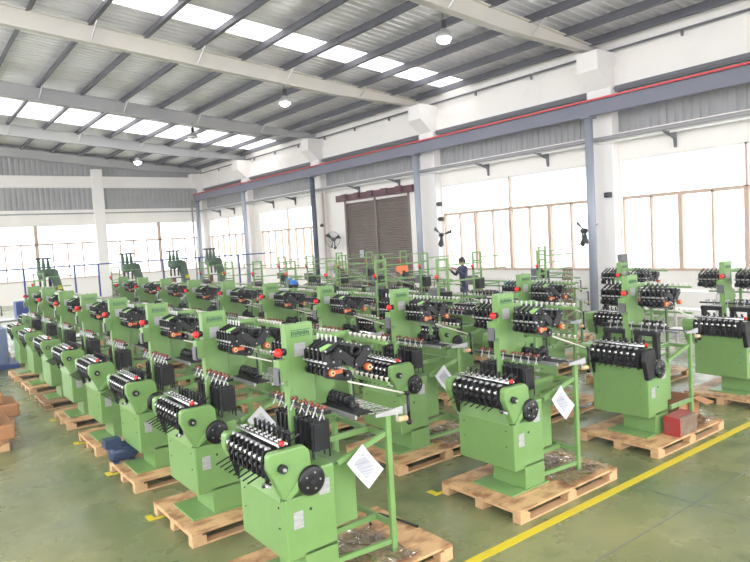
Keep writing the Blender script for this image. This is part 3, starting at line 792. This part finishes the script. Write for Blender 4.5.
# wrapped goods on pallets at the left edge
for i, (x, y, s) in enumerate(((-.15, 11.0, 'at the left edge, nearer one'), (.12, 12.5, 'at the left edge, farther one'))):
    pallet('wood', x - .3, y - .5, 'pallet carrying a wrapped brown bundle ' + s, 0, 'loaded pallets at the left edge')
    b = MB(); rnd = random.Random(i)
    b.box(-.2, 1.1, -.4, .4, 0, .22, 'cardboard', .03); b.box(-.1, .9, -.32, .3, .22, .40, 'cardboard', .04); b.box(.1, .5, -.25, .2, .40, .50, 'cream', .03)
    tag(b.build('cardboard_bundle', loc=(x + .30, y, Z0)), 'brown bundle of flattened cartons lying on the pallet ' + s, 'bundle', 'brown bundles at the left edge')

# blue-grey machine and clutter at far left
r = empty('blue_cabinet', (.95, 18.5, 0), 'blue grey steel cabinet on a blue base at the left edge', 'cabinet')
MB().box(0, 1.25, 0, 1.2, .12, 1.02, 'blue_grey', .02).build('cabinet_body', r)
MB().box(-.1, 1.45, -.15, 1.3, 0, .12, 'blue', .01).build('base', r)
MB().box(.1, 1.15, -.012, .0, .2, .55, 'blue_grey', .004).box(.1, 1.15, -.012, .0, .6, .95, 'blue_grey', .004).build('drawer_front', r)
r = empty('green_blower', (1.55, 17.85, 0), 'small green blower with funnel beside the blue grey cabinet', 'blower')
MB().lathe([(.1, 0), (.2, .25), (.12, .3)], (-.1, 0, .5), 'x', 14, 'green').build('funnel', r); MB().box(-.1, .3, -.2, .2, 0, .4, 'green', .02).build('stand', r)
tag(MB().box(0, .7, 0, .5, 0, .5, 'blue', .02).box(.02, .68, .02, .48, .5, .52, 'blue', .0).build('blue_tub', loc=(3.0, 22.6, .9)), 'bright blue plastic tub on a bench behind the leftmost looms', 'tub')
bb = MB().box(2.4, 4.6, 22.3, 23.3, .84, .9, 'steel')
for x in (2.45, 4.5):
    for y in (22.35, 23.2): bb.box(x, x + .06, y, y + .06, 0, .84, 'steel')
tag(bb.build('work_bench'), 'grey work bench behind the leftmost looms carrying a blue tub', 'bench')

# tall old green machines with overhanging head
def upright(x, y, label, s=1.):
    r = empty('upright_machine', (x, y, 0), label, 'machine', 'tall dark green upright machines at the back')
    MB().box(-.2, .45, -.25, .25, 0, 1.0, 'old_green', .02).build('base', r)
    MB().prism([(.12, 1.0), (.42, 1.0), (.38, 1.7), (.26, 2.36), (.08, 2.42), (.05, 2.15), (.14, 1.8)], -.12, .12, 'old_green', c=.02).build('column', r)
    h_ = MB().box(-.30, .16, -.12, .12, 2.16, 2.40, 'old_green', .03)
    for i in range(3): h_.lathe([(.04, 0), (.055, .03), (.055, .12), (.03, .3)], (-.24 + i * .13, 0, 2.40), 'z', 12, 'old_green')
    for i in range(3): h_.cyl((-.24 + i * .13, 0, 2.16), (-.24 + i * .13, 0, 1.86), .03, 'dark_steel', 8)
    h_.lathe([(.13, 0), (.15, .03), (.15, .08)], (-.18, -.22, 2.24), 'y', 16, 'old_green')
    h_.build('head', r)
    MB().cyl((-.25, 0, 2.45), (-.25, 0, 2.72), .02, 'dark_steel', 6).box(-.36, .12, -.04, .04, 2.70, 2.75, 'dark_steel').cyl((.0, 0, 2.45), (.0, 0, 2.72), .02, 'dark_steel', 6).build('top_bar', r)
    MB().box(-.36, .12, -.15, .15, 1.78, 1.81, 'dark_steel').box(-.22, -.1, -.08, .08, 1.0, 1.78, 'brown_bead').build('table', r)
    MB().box(.22, .34, -.135, -.118, 1.75, 1.87, 'yellow').build('warning_sticker', r)
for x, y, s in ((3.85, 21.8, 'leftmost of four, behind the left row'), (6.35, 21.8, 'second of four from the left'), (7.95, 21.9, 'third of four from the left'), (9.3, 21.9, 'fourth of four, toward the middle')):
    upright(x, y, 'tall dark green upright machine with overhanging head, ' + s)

# blue posts carrying a thin rail
for i, x in enumerate((2.8, 3.8, 4.65, 5.5, 6.35, 7.3, 8.85, 10.4, 12.2)):
    tag(MB().box(x - .03, x + .03, 25.97, 26.03, 0, 2.36, 'blue').box(x - .09, x + .09, 25.91, 26.09, 0, .015, 'blue').build('blue_post'), ORD[i] + ' from the left of the slim blue posts before the end wall', 'post', 'slim blue posts before the end wall')
tag(MB().box(1.0, 14., 25.97, 26.03, 2.36, 2.41, 'blue').build('blue_rail'), 'thin blue rail on top of the slim posts before the end wall', 'rail')

# wall fans
def fan(y, z, label, yaw, grill=True):
    r = empty('wall_fan', (XW - .55, y, z), label, 'fan', 'black wall fans on the right wall')
    r.rotation_euler.z = yaw
    mo = MB().lathe([(.05, .0), (.09, .04), (.09, .22), (.05, .27)], (-.02, 0, 0), 'x', 14, 'black'); mo.build('motor', r)
    mo = MB().path([(.2, 0, -.02), (.2, 0, -.38), (.42, 0, -.42)], .03, 'black', 8).ball((.2, 0, -.42), .07, 'black', 8, 6); mo.build('bracket', r)
    R_ = .38; gr = MB()
    if grill:
        for rr, xx in ((R_, -.08), (R_ * .72, -.13), (R_ * .4, -.16), (R_, .0)):
            gr.path([(xx, rr * math.cos(2 * PI * i / 24), rr * math.sin(2 * PI * i / 24)) for i in range(25)], .007, 'panel_grey', 5)
        for i in range(24): a = 2 * PI * i / 24; gr.cyl((-.17, 0, 0), (-.08, R_ * math.cos(a), R_ * math.sin(a)), .004, 'panel_grey', 4)
        gr.build('grille', r)
    for i in range(3):
        a = 2 * PI * i / 3 + .5; bl = MB()
        c_, s_ = math.cos(a), math.sin(a); c2, s2 = math.cos(a + .45), math.sin(a + .45)
        q = [(-.05, .06 * c_, .06 * s_), (-.15, .42 * c_, .42 * s_), (.05, .42 * c2, .42 * s2), (.02, .1 * c2, .1 * s2)]
        q += [(p[0] + .015, p[1], p[2]) for p in q]
        bl.add(q, [(0, 1, 2, 3), (7, 6, 5, 4), (0, 4, 5, 1), (1, 5, 6, 2), (2, 6, 7, 3), (3, 7, 4, 0)], 'black'); bl.build('blade', r)
fan(26.35, 2.83, 'round black wall fan with grille left of the roller shutter', .6)
fan(18.55, 2.75, 'black wall fan seen edge-on just right of the roller shutter', 1.1, False)
fan(12.0, 2.62, 'black wall fan left of the big grey column', 1.1, False)
# wall boxes, extinguisher
r = empty('hose_cabinet', (XW - .03, 26.6, 0), 'red fire hose point on the wall left of the shutter', 'fire hose')
MB().box(-.2, 0, -.2, .25, .7, 1.2, 'extinguisher', .02).build('cabinet_body', r)
MB().path([(-.12, .45 * math.cos(t / 8 * PI), 1.3 + .35 * math.sin(t / 8 * PI)) for t in range(9)], .04, 'cream', 8).build('hose', r)
r = empty('fire_extinguisher', (XW - .25, 26.0, 0), 'red fire extinguisher hanging on the wall beside the shutter', 'fire extinguisher')
MB().lathe([(.08, .8), (.09, .84), (.09, 1.25), (.03, 1.33)], (0, 0, 0), key='extinguisher').build('cylinder', r); MB().box(-.02, .25, -.02, .02, 1.25, 1.3, 'black').box(-.02, .1, -.04, .04, 1.33, 1.38, 'black').build('valve', r)
for y, z, s in ((18.75, 3.3, 'on the pillar right of the shutter'), (11.3, 3.6, 'on the pillar by the big grey column'), (27.5, 3.5, 'left of the round fan'), (18.8, 3.9, 'high on the pillar right of the shutter')):
    tag(MB().box(XW - .42, XW - .30, y - .1, y + .1, z, z + .16, 'dark_steel', .01).box(XW - .5, XW - .42, y - .05, y + .05, z + .03, z + .12, 'black').build('wall_device'), 'small dark device box mounted ' + s, 'device')
# things by the windows
tag(MB().box(0, .12, 0, .3, 0, 1.5, 'crate_brown', .01).build('timber_board', loc=(16.6, 12.0, 0)), 'brown board leaning upright beside the big grey column', 'board')
r = empty('teal_cabinet', (15.9, 12.9, 0), 'teal storage cabinet under the window left of the grey column', 'cabinet')
MB().box(0, .5, 0, 1.2, 0, 1.1, 'teal', .02).build('cabinet_body', r); MB().box(-.02, 0, .05, .58, .1, 1.0, 'teal', .004).box(-.02, 0, .62, 1.15, .1, 1.0, 'teal', .004).build('door', r)
for y, k_, s in ((12.95, 'blue_light', 'blue'), (13.25, 'orange', 'orange'), (13.6, 'white_paint', 'white')):
    tag(MB().lathe([(.07, 0), (.08, .03), (.08, .16), (.03, .22)], (16.1, y, 1.11), key=k_).build('jar'), s + ' jar standing on top of the teal cabinet', 'jar', 'jars on the teal cabinet')
# white rack at right
r = empty('steel_rack', (13.6, 6.3, 0), 'light steel rack with slanted legs under the right windows', 'rack')
rk = MB()
for y in (0, 1.1):
    rk.bar((0, y, 0), (.12, y, 1.36), .05, .05, 'concrete_grey'); rk.bar((.5, y, 0), (.38, y, 1.36), .05, .05, 'concrete_grey')
rk.build('leg_frame', r)
for z in (.35, .8, 1.2): MB().box(.05, .45, 0, 1.1, z, z + .025, 'white_paint').build('shelf', r)
# blue bins among the middle looms
for u_, v_, z, s in ((.49, .70, 1.80, 'left one'), (.45, .44, 1.76, 'right one')):
    tag(MB().box(-.06, .06, -.07, .07, 0, .10, 'blue_light', .01).build('blue_bin', loc=(COLX[2] + u_, 4.16 + 1.765 * 5 + v_, z + .004)), 'small bright blue bin on a loom top left of the dark column, ' + s, 'bin', 'small blue bins on looms')
# unidentified orange shape by the portal looms, built as a draped cloth
c_ = MB()
for i, (dx, h0) in enumerate(((0, .14), (.09, .20), (.19, .12), (.30, .16))):
    c_.prism([(-.035, -h0), (-.02, .0), (.0, .018), (.02, .0), (.035, -h0 * .8), (.02, -h0 * .8), (.008, -.01), (-.008, -.01), (-.02, -h0)], dx, dx + .1, 'orange_shape', 'x')
tag(c_.build('orange_shape', loc=(COLX[3] + .85, 4.16 + 1.765 * 5 + .3125, 1.968)), 'bright orange cloth-like shape hanging over a loom arm in front of the shutter', 'cloth')

# ------------------------------------------------------------------ person
def person(x, y, rz, label):
    root = empty('person', (x, y, Z0), label, 'person', rz=rz)
    # faces +x locally; arms raised forward
    J = {'pel': (0, 0, .95), 'w': (0, 0, 1.1), 'ch': (.02, 0, 1.32), 'nb': (.03, 0, 1.47), 'hd': (.06, 0, 1.56), 'top': (.07, 0, 1.68),
         'sl': (.02, .19, 1.41), 'el': (.12, .25, 1.18), 'wl': (.36, .16, 1.38), 'hl': (.44, .13, 1.44),
         'sr': (.02, -.19, 1.41), 'er': (.14, -.25, 1.18), 'wr': (.38, -.16, 1.36), 'hr': (.46, -.13, 1.42),
         'll': (0, .1, .9), 'kl': (.03, .11, .5), 'al': (-.02, .12, .09), 'tl': (.12, .13, .04),
         'lr': (0, -.1, .9), 'kr': (.03, -.11, .5), 'ar': (-.02, -.12, .09), 'tr': (.12, -.13, .04)}
    Rr = {'pel': .15, 'w': .135, 'ch': .155, 'nb': .055, 'hd': .09, 'top': .075, 'sl': .075, 'el': .05, 'wl': .032, 'hl': .035,
          'sr': .075, 'er': .05, 'wr': .032, 'hr': .035, 'll': .09, 'kl': .065, 'al': .045, 'tl': .04, 'lr': .09, 'kr': .065, 'ar': .045, 'tr': .04}
    E_ = [('pel', 'w'), ('w', 'ch'), ('ch', 'nb'), ('nb', 'hd'), ('hd', 'top'), ('ch', 'sl'), ('sl', 'el'), ('el', 'wl'), ('wl', 'hl'), ('ch', 'sr'), ('sr', 'er'), ('er', 'wr'), ('wr', 'hr'),
          ('pel', 'll'), ('ll', 'kl'), ('kl', 'al'), ('al', 'tl'), ('pel', 'lr'), ('lr', 'kr'), ('kr', 'ar'), ('ar', 'tr')]
    # fingers
    for s, hn in ((1, 'hl'), (-1, 'hr')):
        hx, hy, hz = J[hn]
        for i in range(4):
            a, b = hn + 'f%d' % i, hn + 'g%d' % i
            J[a] = (hx + .045, hy + (i - 1.5) * .018, hz + .02); J[b] = (hx + .075, hy + (i - 1.5) * .02, hz + .0 - .004 * abs(i - 1))
            Rr[a] = .009; Rr[b] = .008; E_ += [(hn, a), (a, b)]
        J[hn + 't'] = (hx + .03, hy - s * .045, hz + .01); Rr[hn + 't'] = .010; E_.append((hn, hn + 't'))
    names = list(J); me = bpy.data.meshes.new('body')
    me.from_pydata([J[n] for n in names], [(names.index(a), names.index(b)) for a, b in E_], [])
    ob = bpy.data.objects.new('body_tmp', me); COL.objects.link(ob)
    md = ob.modifiers.new('s', 'SKIN'); sv = me.skin_vertices[0].data
    for i, n in enumerate(names): sv[i].radius = (Rr[n], Rr[n] * (1.0 if n not in ('ch', 'w', 'pel') else 1.0)); sv[i].use_root = (n == 'pel')
    ob.modifiers.new('u', 'SUBSURF').levels = 2
    dg = bpy.context.evaluated_depsgraph_get(); dg.update()
    nm = bpy.data.meshes.new_from_object(ob.evaluated_get(dg)); bpy.data.objects.remove(ob)
    nm.materials.clear(); nm.materials.append(MATS['uniform']); nm.materials.append(MATS['skin']); nm.materials.append(MATS['black'])
    for p in nm.polygons:
        c = p.center; p.use_smooth = True
        p.material_index = 1 if (c.z > 1.49 or (c.x > .35)) else (2 if c.z < .09 else 0)
    nm.name = 'body'; bo = bpy.data.objects.new('body', nm); COL.objects.link(bo); bo.parent = root
    hcap = MB().ball((.045, 0, 1.655), .108, 'hair', 16, 10, (1.02, .88, .92)).box(-.05, .0, -.075, .075, 1.52, 1.66, 'hair', .02); hcap.build('hair', root)
    fc = MB().ball((.145, .035, 1.60), .012, 'black', 6, 4).ball((.145, -.035, 1.60), .012, 'black', 6, 4); fc.build('eye', root)
    MB().prism([(.13, 1.6), (.175, 1.565), (.14, 1.555)], -.012, .012, 'skin').build('nose', root)
    MB().box(.135, .148, -.02, .02, 1.525, 1.533, 'brown_bead').build('mouth', root)
    for s in (-1, 1): MB().ball((.06, s * .088, 1.59), .025, 'skin', 8, 6, (.7, .4, 1.2)).build('ear', root)
    return root
pallet('wood', 14.6, 14.4, 'wooden pallet the person in dark blue stands on')
pr = person(15.1, 15.1, PI * .93, 'person in dark blue work clothes with short black hair reaching up at a far loom')
pr.scale = (1.05, 1.05, 1.06)

# thin volume haze: dusty air in the hall, also standing in for lens glare
m = bpy.data.materials.new('hall_haze'); m.use_nodes = True; nt = m.node_tree; nt.nodes.clear()
o = nt.nodes.new('ShaderNodeOutputMaterial'); v = nt.nodes.new('ShaderNodeVolumeScatter'); v.inputs['Density'].default_value = .0035
nt.links.new(v.outputs[0], o.inputs['Volume']); MATS['haze'] = m
struct(MB().box(XL + .1, XW - .35, YN + .1, YE - .4, .02, 7.3, 'haze'), 'trim_haze')
# ------------------------------------------------------------------ light, world, camera
wd = bpy.data.worlds.new('w'); sc.world = wd; wd.use_nodes = True
bg = wd.node_tree.nodes['Background']; bg.inputs['Color'].default_value = (.98, .98, 1., 1); bg.inputs['Strength'].default_value = 4.5

cam = bpy.data.cameras.new('cam'); co = bpy.data.objects.new('camera', cam); COL.objects.link(co); sc.camera = co
F, YAW, PIT, ROL = 638.34, math.radians(37.0497), math.radians(-3.7796), math.radians(-3.2820)
fwd = Vector((math.sin(YAW) * math.cos(PIT), math.cos(YAW) * math.cos(PIT), math.sin(PIT)))
r0 = fwd.cross(Vector((0, 0, 1))).normalized(); u0 = r0.cross(fwd)
rr = math.cos(ROL) * r0 + math.sin(ROL) * u0; uu = -math.sin(ROL) * r0 + math.cos(ROL) * u0
co.matrix_world = Matrix((( rr.x, uu.x, -fwd.x, 0), (rr.y, uu.y, -fwd.y, 0), (rr.z, uu.z, -fwd.z, 2.75), (0, 0, 0, 1)))
cam.sensor_width = 36; cam.lens = F * 36 / 750; cam.clip_end = 500; cam.clip_start = .05
sc.view_settings.view_transform = 'Standard'; sc.view_settings.look = 'None'
sc.view_settings.exposure = 0.; sc.view_settings.gamma = 1; sc.view_settings.use_curve_mapping = False
